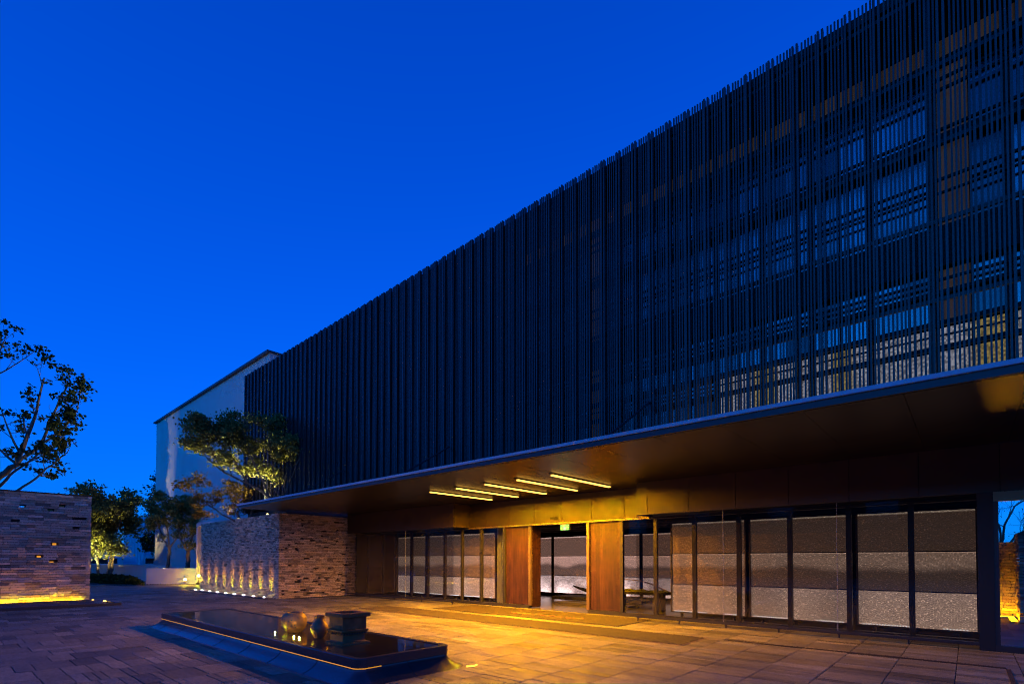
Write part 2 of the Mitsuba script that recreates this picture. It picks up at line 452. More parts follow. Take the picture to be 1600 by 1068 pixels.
def spot_light(name, label, pos, target, power, cut, size=0.045, glow=3.0, group=None, color=WARM, z=0.02):
    t = thing(name, label, 'ground light', group)
    x, y = pos[:2]
    put(t + '__housing', lathe([[0, 0], [size * 1.5, 0], [size * 1.5, z], [size * 1.05, z + .012], [size * 1.05, z]], 16, (x, y, 0)), DARK)
    s = nk(t + '__lens')
    scene[s] = {'type': 'sphere', 'center': [x, y, z + size * .6], 'radius': size, 'bsdf': {'type': 'ref', 'id': DARK}, **emit(np.array([1.0, .55, .10]) * glow if color is WARM else np.asarray(color) * glow, .3 if glow < 50 else 1.2)}
    if power:
        o = np.array([x, y, z + size * 1.9])
        scene[t + '__beam'] = {'type': 'spot', 'to_world': T().look_at(origin=o.tolist(), target=list(map(float, target)), up=[0.3, 0.9, 0.1]),
                               'intensity': rgb(*(np.asarray(color) * power * LAMP)), 'cutoff_angle': float(cut), 'beam_width': float(cut * 0.25), 'sampling_weight': 3.5}
    return t


for i in range(9):
    px = -31.0 + i * 1.085
    spot_light('ground_light', '%s of the nine amber ground lights along the brick enclosure' % nine_words[i], (px + .05, 9.20), (px + .05, 9.49, .58), 3.4, 22, size=.035, glow=250, group='uplights along the brick enclosure')
spot_light('ground_light', 'small ground light at the right end of the left brick wall, nearer the wall', (-25.9, 4.1), (-26.2, 4.1, 1), 0, 20, size=.04, glow=2)
spot_light('ground_light', 'small ground light by the steel edge right of the left brick wall', (-24.6, 4.25), (-24.6, 4.25, 1), 0, 20, size=.05, glow=4)

# ------------------------------------------------------------------ main building
B = thing('main_building', 'long dark building with a vertical slat screen above a lit glass entrance', 'building')
SX0, SX1 = -26.5, 2.2
FY = 9.95
module = 0.392
slats = []
nmod = int((SX1 - SX0) / module)
for i in range(nmod + 1):
    x0 = SX0 + i * module
    for j, off in enumerate((0.0, 0.066, 0.136, 0.188, 0.240, 0.292, 0.344)):
        big = j < 2
        x = x0 + off + rng.normal() * 0.002
        top = 10.72 - (0.03 if big else 0.0) + rng.normal() * .007
        slats.append((x, 0.016 if big else 0.0125, FY - (0.055 if big else 0.0), FY + (0.03 if big else 0.032), 4.05, top))
slats.sort(key=lambda s: abs(s[0] - 0.4))
for s in slats[:300]:
    x, w, y0, y1, z0, z1 = s
    cube(B + '__slat', x - w, x + w, y0, y1, z0, z1, SLAT)
r = np.array(slats[300:])
put(B + '__slat_field', boxes(np.stack([r[:, 0], (r[:, 2] + r[:, 3]) / 2, (r[:, 4] + r[:, 5]) / 2], 1), np.stack([r[:, 1], (r[:, 3] - r[:, 2]) / 2, (r[:, 5] - r[:, 4]) / 2], 1)), SLAT)
labels[B + '__slat_field'] = {'kind': 'stuff'}
for z in (4.35, 5.55, 6.75, 7.95, 9.15, 10.35):
    cube(B + '__screen_rail', SX0, SX1, FY + .052, FY + .10, z - .03, z + .03, DARK)
for x in np.arange(-9.5 - 1.83 * 9, SX1, 1.83):
    cube(B + '__screen_post', x - .03, x + .03, FY + .102, FY + .16, 3.9, 10.44, DARK)
# body, roof and the curtain wall behind the screen
CY = 11.2
cube(B + '__roof', SX0, SX1, FY + .06, 16.2, 10.46, 10.62, BLACK)
cube(B + '__end_wall', SX0 - .06, SX0 + .02, FY + .06, 16.2, 3.9, 10.46, DARK)
cube(B + '__rear_wall', SX0 + .05, SX1, 16.0, 16.2, 3.9, 10.45, BLACK)
cube(B + '__floor_slab', SX0 + .03, SX1, 10.12, 15.98, 3.72, 3.90, BLACK)
cube(B + '__blind_wall', SX0 + .05, -9.6, CY + .02, CY + .2, 3.92, 10.44, BLACK)
bay = 0.915
bands = [(4.1, 5.12, 'lit'), (5.18, 5.52, 'lit'), (5.6, 6.05, 'glass'), (6.12, 6.5, 'glass'), (7.2, 8.62, 'glass'), (8.78, 9.5, 'glass'), (9.5, 9.95, 'glass'), (10.02, 10.44, 'blind')]
g = np.random.default_rng(5)
x = -9.5


def mesh_glow(p, n, uv):
    w = smoothstep(0.25, 0.75, noise(p.x * 46, 0.5, p.z * 30)) * (0.55 + 0.45 * noise(p.x * 6, 0, p.z * 1.5))
    warm = smoothstep(0.5, 0.62, noise(p.x * 2.3, 7, 0.5))
    return mix(mi.Color3f(0.30, 0.30, 0.36), mi.Color3f(0.30, 0.22, 0.07), warm) * (0.25 + 0.65 * w)


MESHGLOW = proc(mesh_glow)
BROWN_GLOW = proc(lambda p, n, uv: mi.Color3f(0.020, 0.013, 0.010) * (.5 + .9 * noise(p.x * 24, 0, p.z * .5)))  # dim brown glow added to the blinds and the top spandrel
while x < SX1:
    cube(B + '__mullion', x - .05, x + .05, CY - .04, CY + .1, 3.92, 10.44, BLACK)
    for half in (0, 1):
        xa, xb = x + .052 + half * .41, x + .052 + half * .41 + .395
        kind = g.random()
        for (z0, z1, what) in bands:
            wnd = nk(B + '__upper_window')
            if what == 'lit' and x > -4.9:
                put(wnd, quad((xa, CY, z0), (xb, CY, z0), (xb, CY, z1), (xa, CY, z1)), BLACK, uv=QUV, **emit(MESHGLOW))
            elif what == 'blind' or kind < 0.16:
                put(wnd, quad((xa, CY, z0), (xb, CY, z0), (xb, CY, z1), (xa, CY, z1)), BLIND, uv=QUV, **emit(BROWN_GLOW))
            else:
                put(wnd, quad((xa, CY, z0), (xb, CY, z0), (xb, CY, z1), (xa, CY, z1)), 'mat_coated_glass_%d' % (0, 0, 1, 1, 2)[g.integers(5)])
        if half == 0:
            cube(B + '__glazing_bar', xb + .002, xb + .018, CY - .05, CY + .03, 4.0, 10.4, BLACK)
    x += bay
for z, hgt in ((5.15, .035), (5.35, .012), (5.56, .04), (6.08, .03), (6.29, .02), (6.85, .34), (7.75, .014), (7.98, .02), (8.69, .05), (8.60, .02), (8.82, .02), (9.50, .02), (9.68, .02), (9.98, .05)):
    cube(B + '__transom', -9.5, SX1, CY - .16, CY - .11, z - hgt, z + hgt, BLACK)
put(B + '__curtain_backing', boxes([[-3.7, CY + .3, 7.2]], [[5.9, .02, 3.26]]), BLACK)

# canopy with soffit panels, fascia and stay rods
CAN = B + '__canopy'
cube(CAN, -21.88, 6.0, 8.06, 10.1, 3.745, 3.80, DARK)
labels[CAN] = {'label': 'thin dark canopy jutting out over the entrance'}
cube(CAN + '__fascia', -21.9, 6.0, 8.0, 8.055, 3.705, 3.80, DARK)
cube(CAN + '__gutter_lip', -21.93, 6.0, 7.965, 8.07, 3.802, 3.86, LIP)
sx = -21.88
xs = [-21.88, -20.9] + [-19.79 + 1.13 * i for i in range(0, 23)] + [6.0]
for a, b in zip(xs[:-1], xs[1:]):
    for (ya, yb) in ((8.06, 10.2), (10.2, 13.24)):
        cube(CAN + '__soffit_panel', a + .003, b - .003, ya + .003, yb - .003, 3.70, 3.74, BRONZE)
cube(CAN + '__joint_backing', -21.87, 6.0, 8.07, 13.5, 3.741, 3.744, BLACK)
for X in (-17.14, -11.29, -4.95, 1.2):
    put(CAN + '__stay_rod', tube_mesh([[X, 8.1, 3.84], [X, 9.0, 4.38], [X, 9.9, 4.93]], .022, 8), DARK, smooth=30)

# upper cladding: recessed over the entrance, forward over the outer screens
def clad(x0, x1, y, z0=2.83, z1=3.695):
    e = np.arange(-21.3 + .27, 6.0, 1.13)
    e = [x0] + [q for q in e if x0 + .15 < q < x1 - .15] + [x1]
    for a, b in zip(e[:-1], e[1:]):
        cube(B + '__cladding_panel', a + .006, b - .006, y, y + .04, z0, z1, CLAD)
    cube(B + '__cladding_backing', x0, x1, y + .045, y + .06, z0, z1, BLACK)
clad(-14.0, -6.68, 13.30)
clad(-21.3, -14.0, 12.50)
clad(-6.66, 3.9, 12.50)
cube(B + '__cheek_panel', -14.04, -14.0, 12.565, 13.37, 2.83, 3.695, CLAD)
cube(B + '__cheek_panel', -6.66, -6.62, 12.565, 13.37, 2.83, 3.695, CLAD)
cube(B + '__door_head', -14.0, -6.66, 13.25, 13.40, 2.775, 2.828, TRIM)
cube(B + '__door_head', -6.6, 0.34, 13.25, 13.4, 2.775, 2.828, DARK)
cube(B + '__door_head', -21.3, -14.05, 13.25, 13.4, 2.775, 2.828, DARK)
cube(B + '__sill', -21.3, -11.08, 13.26, 13.38, 0.0, 0.10, DARK)
cube(B + '__sill', -8.72, 0.3, 13.26, 13.38, 0.0, 0.10, DARK)
for xm in (-20.8, -19.6, -18.62, -17.55, -16.48, -15.42, -14.42, -13.38, -12.22, -11.05, -8.72, -7.56, -6.5, -5.40, -4.27, -3.12, -1.95, -0.87, 0.24):
    w = .05 if xm not in (-14.42,) else .04
    cube(B + '__mullion', xm - w, xm + w, 13.27, 13.37, 0.101, 2.774, DARK if not -15 < xm < -6.6 else TRIM if xm in (-11.05, -8.72) else DARK)
gl = [-20.8, -19.6, -18.62, -17.55, -16.48, -15.42, -14.42, -13.38, -12.22]
gr = [-7.56, -6.5, -5.40, -4.27, -3.12, -1.95, -0.87, 0.24]
for a, b in list(zip(gl[:-1], gl[1:])) + list(zip(gr[:-1], gr[1:])):
    put(B + '__glass_pane', quad((a + .05, 13.32, .10), (b - .05, 13.32, .10), (b - .05, 13.32, 2.775), (a + .05, 13.32, 2.775)), 'mat_glass')
# outer frameless screens on low feet
for (a, b, joints) in ((-21.3, -14.02, (-16.9,)), (-6.68, 0.32, (-4.38, -2.05))):
    e = [a, *joints, b]
    for p, q in zip(e[:-1], e[1:]):
        put(B + '__outer_glass', quad((p + .004, 12.52, .14), (q - .004, 12.52, .14), (q - .004, 12.52, 2.825), (p + .004, 12.52, 2.825)), 'mat_glass_veil')
    for q in joints:
        cube(B + '__glass_edge', q - .003, q + .003, 12.51, 12.53, .15, 2.82, 'mat_white_render')
    cube(B + '__outer_rail', a, b, 12.485, 12.555, .085, .14, DARK)
    for q in np.linspace(a + .05, b - .05, 5 if a < -10 else 7):
        cube(B + '__rail_foot', q - .012, q + .012, 12.50, 12.54, 0.0, .084, DARK)
# wooden door leaves
for (a, b, lab) in ((-12.16, -11.12, 'left wooden door leaf'), (-8.66, -7.62, 'right wooden door leaf')):
    k = cube(B + '__wood_door', a, b, 13.33, 13.45, 0.11, 2.77, WOOD)
    labels[k] = {'label': lab + ' of reddish grained timber'}
    cube(B + '__wood_door_reveal', b if a < -10 else a - .03, (b + .06) if a < -10 else a - .005, 13.40, 13.9, 0.02, 2.77, WOOD)
# interior
cube(B + '__interior_floor', -21.3, 0.24, 13.2, 22.2, -0.03, 0.004, FLOOR)
cube(B + '__interior_ceiling', -21.3, 0.24, 13.41, 22.2, 2.95, 3.0, CEIL)
for y in (15.5, 16.6, 17.7):
    cube(B + '__ceiling_beam', -21.2, 0.2, y - .05, y + .05, 2.84, 2.945, DARK)
cube(B + '__interior_wall', -21.35, -21.3, 13.0, 22.2, 0, 3.7, BLACK)
cube(B + '__interior_wall', -21.3, 0.24, 22.2, 22.3, 0, 3.7, BLACK)
cube(B + '__interior_wall', 0.245, 0.33, 12.56, 22.2, 0, 3.7, BLACK)
k = cube(B + '__column', -13.24, -12.52, 14.0, 14.7, 0.0, 2.95, COLUMN); labels[k] = {'label': 'grey green column inside the left glass door'}
cube(B + '__corner_post', 0.13, 0.345, 12.47, 12.62, 0.0, 2.829, BLACK)
# far right glazed bay looking through to the courtyard behind
cube(B + '__bay_frame', 0.345, 3.9, 12.47, 12.58, 0.0, 0.11, DARK)
cube(B + '__bay_frame', 0.345, 3.9, 12.47, 12.58, 2.66, 2.829, TRIM)
cube(B + '__bay_frame', 0.346, 0.41, 12.475, 12.575, 0.111, 2.659, DARK)
put(B + '__bay_glass', quad((0.41, 12.52, .11), (3.9, 12.52, .11), (3.9, 12.52, 2.66), (0.41, 12.52, 2.66)), 'mat_glass')

# ceiling lamps
for i, X in enumerate((-12.02, -10.85, -9.7, -8.55, -7.45)):
    t = thing('linear_lamp', '%s of the five yellow tube lamps below the canopy' % ['leftmost', 'second from left', 'middle', 'second from right', 'rightmost'][i], 'lamp', 'tube lamps below the canopy')
    cube(t + '__housing', X - .045, X + .045, 9.72, 12.52, 3.672, 3.699, DARK)
    v, f = boxes([[X, 11.12, 3.655]], [[.036, 1.32, .016]])
    put(t + '__diffuser', (v, f), DARK, **emit((3.2, 1.6, .24)))
    for k, yy in enumerate(np.linspace(10.3, 11.95, 2)):
        scene[nk(t + '__light_output')] = {'type': 'spot', 'to_world': T().look_at(origin=[X, float(yy), 3.632], target=[X, float(yy), 0], up=[0, 1, 0]),
                                           'intensity': rgb(*(WARM * 9.0 * LAMP)), 'cutoff_angle': 86.0, 'beam_width': 50.0, 'sampling_weight': 1.0}
t = thing('exit_sign', 'green illuminated exit sign hanging at the head of the doorway', 'exit sign')
cube(t + '__housing', -9.63, -9.29, 13.10, 13.16, 2.565, 2.77, DARK)
put(t + '__panel', quad((-9.63, 13.098, 2.565), (-9.29, 13.098, 2.565), (-9.29, 13.098, 2.74), (-9.63, 13.098, 2.74)), BLACK, **emit((.02, 1.0, .16)))
fig = boxes([[-9.46, 13.094, 2.655], [-9.46, 13.094, 2.63], [-9.485, 13.094, 2.605], [-9.44, 13.094, 2.605]], [[.02, .002, .02], [.045, .002, .03], [.018, .002, .035], [.018, .002, .035]])
put(t + '__pictogram', fig, BLACK, **emit((.55, 1.0, .65)))
t = thing('door_sensor', 'small black sensor on the panel above the doorway', 'sensor')
put(t + '__body', boxes([[-9.98, 13.28, 2.985]], [[.10, .018, .035]]), BLACK)
put(t + '__eye', boxes([[-10.13, 13.285, 2.985]], [[.03, .013, .035]]), BLACK)

# lit woven screens inside the glass
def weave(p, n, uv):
    # beads threaded on wires, a few painted brighter as glints
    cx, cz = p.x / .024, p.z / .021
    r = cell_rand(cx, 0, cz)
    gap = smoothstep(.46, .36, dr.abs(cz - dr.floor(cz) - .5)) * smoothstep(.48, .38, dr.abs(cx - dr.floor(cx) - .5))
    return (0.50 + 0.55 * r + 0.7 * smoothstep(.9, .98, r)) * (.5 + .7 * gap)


def glow_low(p, n, uv):
    return mi.Color3f(0.47, 0.31, 0.245) * weave(p, n, uv) * (0.75 + 0.5 * noise(p.x * 1.3, 2, 0))


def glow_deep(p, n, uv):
    light_fans = smoothstep(.35, .8, noise(p.x * 2.2, 5, p.z * .8)) * smoothstep(.95, .25, p.z)  # fans of light painted into the panel glow, fading upwards
    return mi.Color3f(0.62, 0.43, 0.41) * (.7 + 2.0 * light_fans) * (.4 + 1.0 * noise(p.x * 18, 0, p.z * 18))


def ridge(p):
    r = 1.36 + 0.26 * (fbm(p.x * 0.9, 3, 0, 3) - .5)
    return smoothstep(r - .05, r + .16, p.z)


def glow_mid(p, n, uv):
    w = weave(p, n, uv)
    return mi.Color3f(0.30, 0.195, 0.155) * (0.12 + .10 * w + ridge(p) * 0.75 * w + 1.4 * smoothstep(1.765, 1.785, p.z) * w)


def glow_top(p, n, uv):
    w = weave(p, n, uv)
    return mi.Color3f(0.068, 0.042, 0.031) * (0.45 + 0.45 * w) + mi.Color3f(0.3, 0.24, 0.2) * smoothstep(2.61, 2.645, p.z) * w


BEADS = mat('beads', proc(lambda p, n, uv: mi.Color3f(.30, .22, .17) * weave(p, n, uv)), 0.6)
DMID, DTOP = proc(lambda p, n, uv: glow_mid(p, n, uv) * mi.Color3f(1.7, 1.45, 1.5)), proc(lambda p, n, uv: glow_top(p, n, uv) * mi.Color3f(2.1, 1.8, 1.9))
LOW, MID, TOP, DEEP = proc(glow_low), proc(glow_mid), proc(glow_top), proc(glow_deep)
TW = mat('screen_frame', (0.09, 0.075, 0.06), 0.5, metallic=0.4)


def woven(x0, x1, y, label, group):
    t = thing('woven_screen', label, 'lit screen', group)
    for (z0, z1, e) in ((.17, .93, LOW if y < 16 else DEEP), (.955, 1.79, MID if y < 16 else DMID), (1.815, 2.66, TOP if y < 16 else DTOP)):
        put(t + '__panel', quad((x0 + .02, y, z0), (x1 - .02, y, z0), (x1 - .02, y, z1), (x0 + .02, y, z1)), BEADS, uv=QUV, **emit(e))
    put(t + '__frame', boxes([[x0, y, 1.415], [x1, y, 1.415], [(x0 + x1) / 2, y + .01, 2.675], [(x0 + x1) / 2, y + .01, .155], [(x0 + x1) / 2, y + .005, .943], [(x0 + x1) / 2, y + .005, 1.803]],
                             [[.018, .03, 1.27], [.018, .03, 1.27], [(x1 - x0) / 2 - .02, .02, .013], [(x1 - x0) / 2 - .02, .02, .013], [(x1 - x0) / 2 - .02, .02, .010], [(x1 - x0) / 2 - .02, .02, .010]]), TW)
    if y < 16:
        n_ = int((x1 - x0 - .2) / .052)
        c_ = np.array([[x0 + .1 + .052 * i, y - .012, .185] for i in range(n_) if (i // 9) % 3 != 2])
        put(t + '__light_row', boxes(c_, np.full((len(c_), 3), .012)), BLACK, **emit((1.3, 1.25, 1.35)))
        labels[t + '__light_row'] = {'kind': 'stuff'}
    put(t + '__foot', boxes([[x0 + .3, y, .07], [x1 - .3, y, .07]], [[.02, .06, .066], [.02, .06, .066]]), DARK)


grp = 'lit woven screens behind the glass'
woven(-6.35, -4.33, 14.0, 'lit woven screen nearest right of the entrance, warm on its left edge', grp)
woven(-4.22, -2.02, 14.0, 'lit woven screen in the middle of the right glass front', grp)
woven(-1.9, 0.14, 14.0, 'lit woven screen at the right end of the glass front', grp)
woven(-20.0, -17.7, 14.2, 'lit woven screen at the left end beside the brick enclosure', grp)
woven(-17.6, -15.4, 14.2, 'lit woven screen second from the left behind the glass', grp)
woven(-15.3, -13.5, 14.2, 'lit woven screen just left of the grey green column', grp)
woven(-16.3, -14.15, 18.6, 'lit woven screen deep inside, at the left of the doorway', grp)
woven(-14.05, -11.95, 18.6, 'lit woven screen deep inside behind the middle of the doorway', grp)
woven(-11.85, -9.75, 18.6, 'lit woven screen deep inside behind the black boat', grp)
woven(-9.65, -7.45, 18.6, 'lit woven screen deep inside behind the dry branch', grp)
# black boat-like sculpture and a table added in place of a reflection in the glass
t = thing('boat_sculpture', 'black pointed wooden boat lying on a low plinth inside the doorway', 'sculpture')
def boat():
    n = 15
    s = np.linspace(0, 1, n)
    ring = []
    for q in s:
        w = 0.02 + 0.34 * (1 - (1 - q) ** 2) ** .9
        zc = 0.62 - 0.42 * q ** .8
        d = 0.04 + 0.22 * q
        ring.append([[q, -w, zc], [q, -w * .6, zc - d], [q, w * .6, zc - d], [q, w, zc], [q, w * .8, zc - .02], [q, -w * .8, zc - .02]])
    v = np.array(ring).reshape(-1, 3)
    v = np.stack([-11.58 + v[:, 0] * 2.6, 16.6 + v[:, 1], v[:, 2] + .02], 1)
    f = []
    for i in range(n - 1):
        for j in range(6):
            a, b, c, d = i * 6 + j, i * 6 + (j + 1) % 6, (i + 1) * 6 + (j + 1) % 6, (i + 1) * 6 + j
            f += [[a, b, c], [a, c, d]]
    f += [[0, 2, 1], [0, 3, 2], [0, 4, 3], [0, 5, 4]] + [[(n - 1) * 6, (n - 1) * 6 + k, (n - 1) * 6 + k + 1] for k in range(1, 5)]
    return v, np.array(f)
put(t + '__hull', boat(), BLACK)
t = thing('display_plinth', 'low dark two step plinth carrying the black boat', 'plinth')
cube(t + '__slab', -12.25, -8.4, 16.1, 17.3, 0.10, 0.22, BLACK)
cube(t + '__base', -11.5, -8.4, 15.2, 16.0, 0.005, 0.10, FLOOR)
t = thing('reflection_table', 'low dark table with a green top added for a yellow reflection right of the entrance', 'table')
cube(t + '__top', -8.85, -7.05, 14.9, 15.6, .52, .60, BLACK)
put(t + '__leg', boxes([[-8.65, 15.2, .26], [-7.25, 15.2, .26]], [[.06, .2, .256], [.06, .2, .256]]), BLACK)
gx_, gy_ = np.meshgrid(np.linspace(-8.83, -7.07, 60), np.linspace(14.92, 15.58, 24), indexing='ij')
import meshkit
gz_ = .60 + .10 * meshkit.fbm(np.stack([gx_ * 4, gy_ * 4, 0 * gx_], -1), 4) * np.minimum(1, 8 * np.minimum(np.minimum(gx_ + 8.83, -7.07 - gx_), np.minimum(gy_ - 14.92, 15.58 - gy_)))
i_, j_ = np.meshgrid(np.arange(59), np.arange(23), indexing='ij')
q_ = np.stack([i_ * 24 + j_, (i_ + 1) * 24 + j_, (i_ + 1) * 24 + j_ + 1, i_ * 24 + j_ + 1], -1).reshape(-1, 4)
put(t + '__reflected_band', (np.stack([gx_, gy_, gz_], -1).reshape(-1, 3), np.vstack([q_[:, [0, 1, 2]], q_[:, [0, 2, 3]]])), REFLECTED_BAND, smooth=True)
t = thing('dry_branch', 'thin bare branch stretching above the green topped table', 'branch')
put(t + '__wood', tube_mesh([[-8.75, 15.1, 1.02], [-8.35, 15.15, .98], [-7.95, 15.2, .95], [-7.55, 15.25, .84], [-7.2, 15.3, .68], [-7.12, 15.3, .62]], [.010, .014, .017, .02, .024, .026], 6), BARK, smooth=30)
t = thing('downlight', 'small white downlight above the grey green column', 'lamp')
cube(t + '__housing', -12.95, -12.85, 13.8, 13.9, 2.90, 2.949, DARK)
scene[t + '__beam'] = {'type': 'spot', 'to_world': T().look_at(origin=[-12.9, 13.85, 2.89], target=[-12.9, 14.0, 1.0], up=[0, 1, 0]), 'intensity': rgb(3.6, 3.3, 1.9), 'cutoff_angle': 26.0, 'beam_width': 10.0, 'sampling_weight': .4}

# courtyard wall seen through the right bay
t = thing('court_wall', 'brick wall with amber foot light seen through the rightmost glass bay', 'brick wall')
bb = brick_face(0.98, 2.15, .085, .34, .1, .03, 31)
m, uv = brick_mesh(bb, (0.05, 20.4, 0), (1, 0, 0), (0, -1, 0), .1)
put(t + '__brick_field', m, BRICK, uv=uv); labels[t + '__brick_field'] = {'kind': 'stuff'}
bb = brick_face(1.7, 2.35, .085, .34, .1, .03, 32)
m, uv = brick_mesh(bb, (1.0, 18.7, 0), (0, 1, 0), (-1, 0, 0), .1)
put(t + '__brick_field', m, BRICK, uv=uv); labels[t + '__brick_field_001'] = {'kind': 'stuff'}
put(t + '__core', boxes([[.5, 20.6, 1.07], [1.25, 19.55, 1.2]], [[.5, .1, 1.06], [.16, .85, 1.2]]), MORTAR)
t2 = thing('strip_light', 'amber light strip at the foot of the wall behind the rightmost glass bay', 'light strip')
put(t2 + '__diffuser', quad((.45, 20.1, .03), (.94, 20.1, .03), (.94, 20.25, .03), (.45, 20.25, .03)), DARK, **emit(WARM * 8 * LAMP, .4))
put(t2 + '__diffuser', quad((.82, 18.7, .03), (.94, 18.7, .03), (.94, 20.05, .03), (.82, 20.05, .03)), DARK, **emit(WARM * 8 * LAMP, .4))

# ------------------------------------------------------------------ reflecting pool
P = thing('reflecting_pool', 'low black granite water basin with flared edge in the forecourt', 'fountain')


def rrect(x0, x1, y0, y1, r, n=8):
    out = []
    for cx, cy, a0 in ((x1 - r, y0 + r, -90), (x1 - r, y1 - r, 0), (x0 + r, y1 - r, 90), (x0 + r, y0 + r, 180)):
        for a in np.radians(np.linspace(a0, a0 + 90, n)):
            out.append((cx + r * np.cos(a), cy + r * np.sin(a)))
    return np.array(out)


TX0, TX1, TY0, TY1, TZ = -14.84, -5.93, 3.65, 5.25, 0.315


def ring_strip(levels, n=8):
    vs = [np.column_stack([rrect(TX0 - o, TX1 + o, TY0 - o, TY1 + o, max(.13 + o, .02), n), np.full(4 * n, z)]) for o, z in levels]
    m = 4 * n
    v = np.vstack(vs)
    i, j = np.meshgrid(np.arange(len(levels) - 1), np.arange(m), indexing='ij')
    q = np.stack([i * m + j, i * m + (j + 1) % m, (i + 1) * m + (j + 1) % m, (i + 1) * m + j], -1).reshape(-1, 4)
    return v, np.vstack([q[:, [0, 1, 2]], q[:, [0, 2, 3]]])


def flare(z):
    return 0.235 * (1 - z / .185) ** 2.0 if z < .185 else 0


lip = [(-.012, TZ - .03), (-.085, TZ - .03), (-.085, TZ), (-.008, TZ), (0.0, TZ - .01), (0.0, .192), (-.03, .190)]
put(P + '__rim', ring_strip([(o, z) for o, z in lip]), GRANITE)
sk = [(-.035, .190)] + [(flare(z) - .015, z) for z in np.linspace(.182, 0.006, 14)] + [(.235, 0.0)]
# the skirt is cut in stones about 1.2 m long: a recess between them
put(P + '__skirt', ring_strip(sk), GRANITE, smooth=40)
jts = []
for X in np.arange(-14.1, -6.2, 1.18):
    pts = [[X, TY0 - flare(z) + .012, z] for z in np.linspace(.18, .006, 9)]
    put(P + '__skirt_joint', tube_mesh(pts, .005, 4), BLACK)
for Y in (4.45,):
    put(P + '__skirt_joint', tube_mesh([[TX1 + flare(z) - .012, Y, z] for z in np.linspace(.18, .006, 9)], .005, 4), BLACK)
wr = rrect(TX0 + .08, TX1 - .08, TY0 + .08, TY1 - .08, .06)
put(P + '__water', (np.column_stack([np.vstack([wr, [[wr[:, 0].mean(), wr[:, 1].mean()]]]), np.full(len(wr) + 1, TZ - .012)]), np.array([[i, (i + 1) % len(wr), len(wr)] for i in range(len(wr))])), WATER)
labels[P + '__water'] = {'label': 'still dark water mirroring the jars and the sky'}
t = thing('strip_light', 'thin amber light line under the near rim of the granite pool', 'light strip')
ledp = [[x, TY0 - .006, .184] for x in np.linspace(TX0 + .15, TX1 - .13, 26)] + [[TX1 - .13 + .136 * math.sin(a), TY0 + .13 - .136 * math.cos(a), .184] for a in np.linspace(.2, 1.57, 7)] + [[TX1 + .006, TY0 + .35, .184]]
put(t + '__diffuser', tube_mesh(ledp, .0065, 5), DARK, **emit((.75, .28, .008), .3))
t = thing('ground_light', 'amber glowing line added as a lamp highlight at the right foot of the granite pool', 'ground light')
put(t + '__lens', tube_mesh([[-5.66, 5.32, .012], [-5.60, 5.42, .012], [-5.64, 5.52, .012]], .014, 6), DARK, **emit((3.0, 1.4, .1), .1))  # glowing tube added as the highlight of the canopy lamps on the granite

WZ = TZ - .014
t = thing('stone_jar', 'large round dark glazed jar standing on the pool edge', 'jar')
jar = [[0, 0], [.13, 0], [.18, .045], [.212, .11], [.222, .19], [.212, .265], [.185, .318], [.152, .34], [.148, .356], [.126, .358], [.120, .34], [.13, .25], [.02, .20], [0, .20]]
put(t + '__body', lathe(jar, 48, (-9.22, 4.35, WZ)), GLAZE, smooth=35)
t = thing('stone_jar', 'small necked bronze coloured jar between the round jar and the stone font', 'jar')
jar2 = [[0, 0], [.075, 0], [.085, .015], [.12, .07], [.148, .14], [.145, .19], [.118, .24], [.112, .245], [.105, .26], [.085, .30], [.075, .335], [.085, .365], [.094, .372], [.085, .378], [.066, .372], [.06, .33], [0, .30]]
put(t + '__body', lathe(jar2, 48, (-8.19, 4.30, WZ)), GLAZE, smooth=35)
t = thing('stone_font', 'square carved stone basin on a stepped foot at the pool', 'stone basin')
FX, FYc = -7.36, 4.34
def sq(levels, cx, cy, z0):
    vs, fs = [], []
    for i, (hw, z) in enumerate(levels):
        hw, z = hw * .88, z * .93
        vs += [[cx - hw, cy - hw, z0 + z], [cx + hw, cy - hw, z0 + z], [cx + hw, cy + hw, z0 + z], [cx - hw, cy + hw, z0 + z]]
    for i in range(len(levels) - 1):
        for j in range(4):
            a, b, c, d = i * 4 + j, i * 4 + (j + 1) % 4, (i + 1) * 4 + (j + 1) % 4, (i + 1) * 4 + j
            fs += [[a, b, c], [a, c, d]]
    return np.array(vs), np.array(fs)
put(t + '__foot', sq([(.285, 0), (.285, .022), (.275, .028), (.235, .04), (.222, .052), (.215, .06), (.215, .15)], FX, FYc, WZ), STONE)
put(t + '__cornice', sq([(.216, .15), (.232, .165), (.232, .19), (.262, .215), (.268, .24), (.225, .245)], FX, FYc, WZ), STONE)
put(t + '__bowl', sq([(.226, .245), (.232, .26), (.232, .44), (.24, .445)], FX, FYc, WZ), STONE)
put(t + '__rim', sq([(.24, .445), (.278, .45), (.282, .46), (.282, .515), (.275, .522), (.205, .522), (.20, .515), (.20, .36), (.001, .36)], FX, FYc, WZ), STONE)
bd = []
for s in np.linspace(-.255, .255, 17):
    for (x, y) in ((FX + s * .88, FYc - .231), (FX + .231, FYc + s * .88)):
        bd.append(((x, y, WZ + .033)))
bv = trimesh.creation.icosphere(1, .013)
put(t + '__bead_row', join([(bv.vertices + np.array(c), bv.faces) for c in bd]), STONE, smooth=True); labels[t + '__bead_row'] = {'kind': 'stuff'}
bd = [(FX + s * .88, FYc - .207, WZ + .166) for s in np.linspace(-.2, .2, 9)] + [(FX + .207, FYc + s * .88, WZ + .166) for s in np.linspace(-.2, .2, 9)]
put(t + '__bead_row', boxes(np.array(bd), np.full((len(bd), 3), .010)), BLACK); labels[t + '__bead_row_001'] = {'kind': 'stuff'}
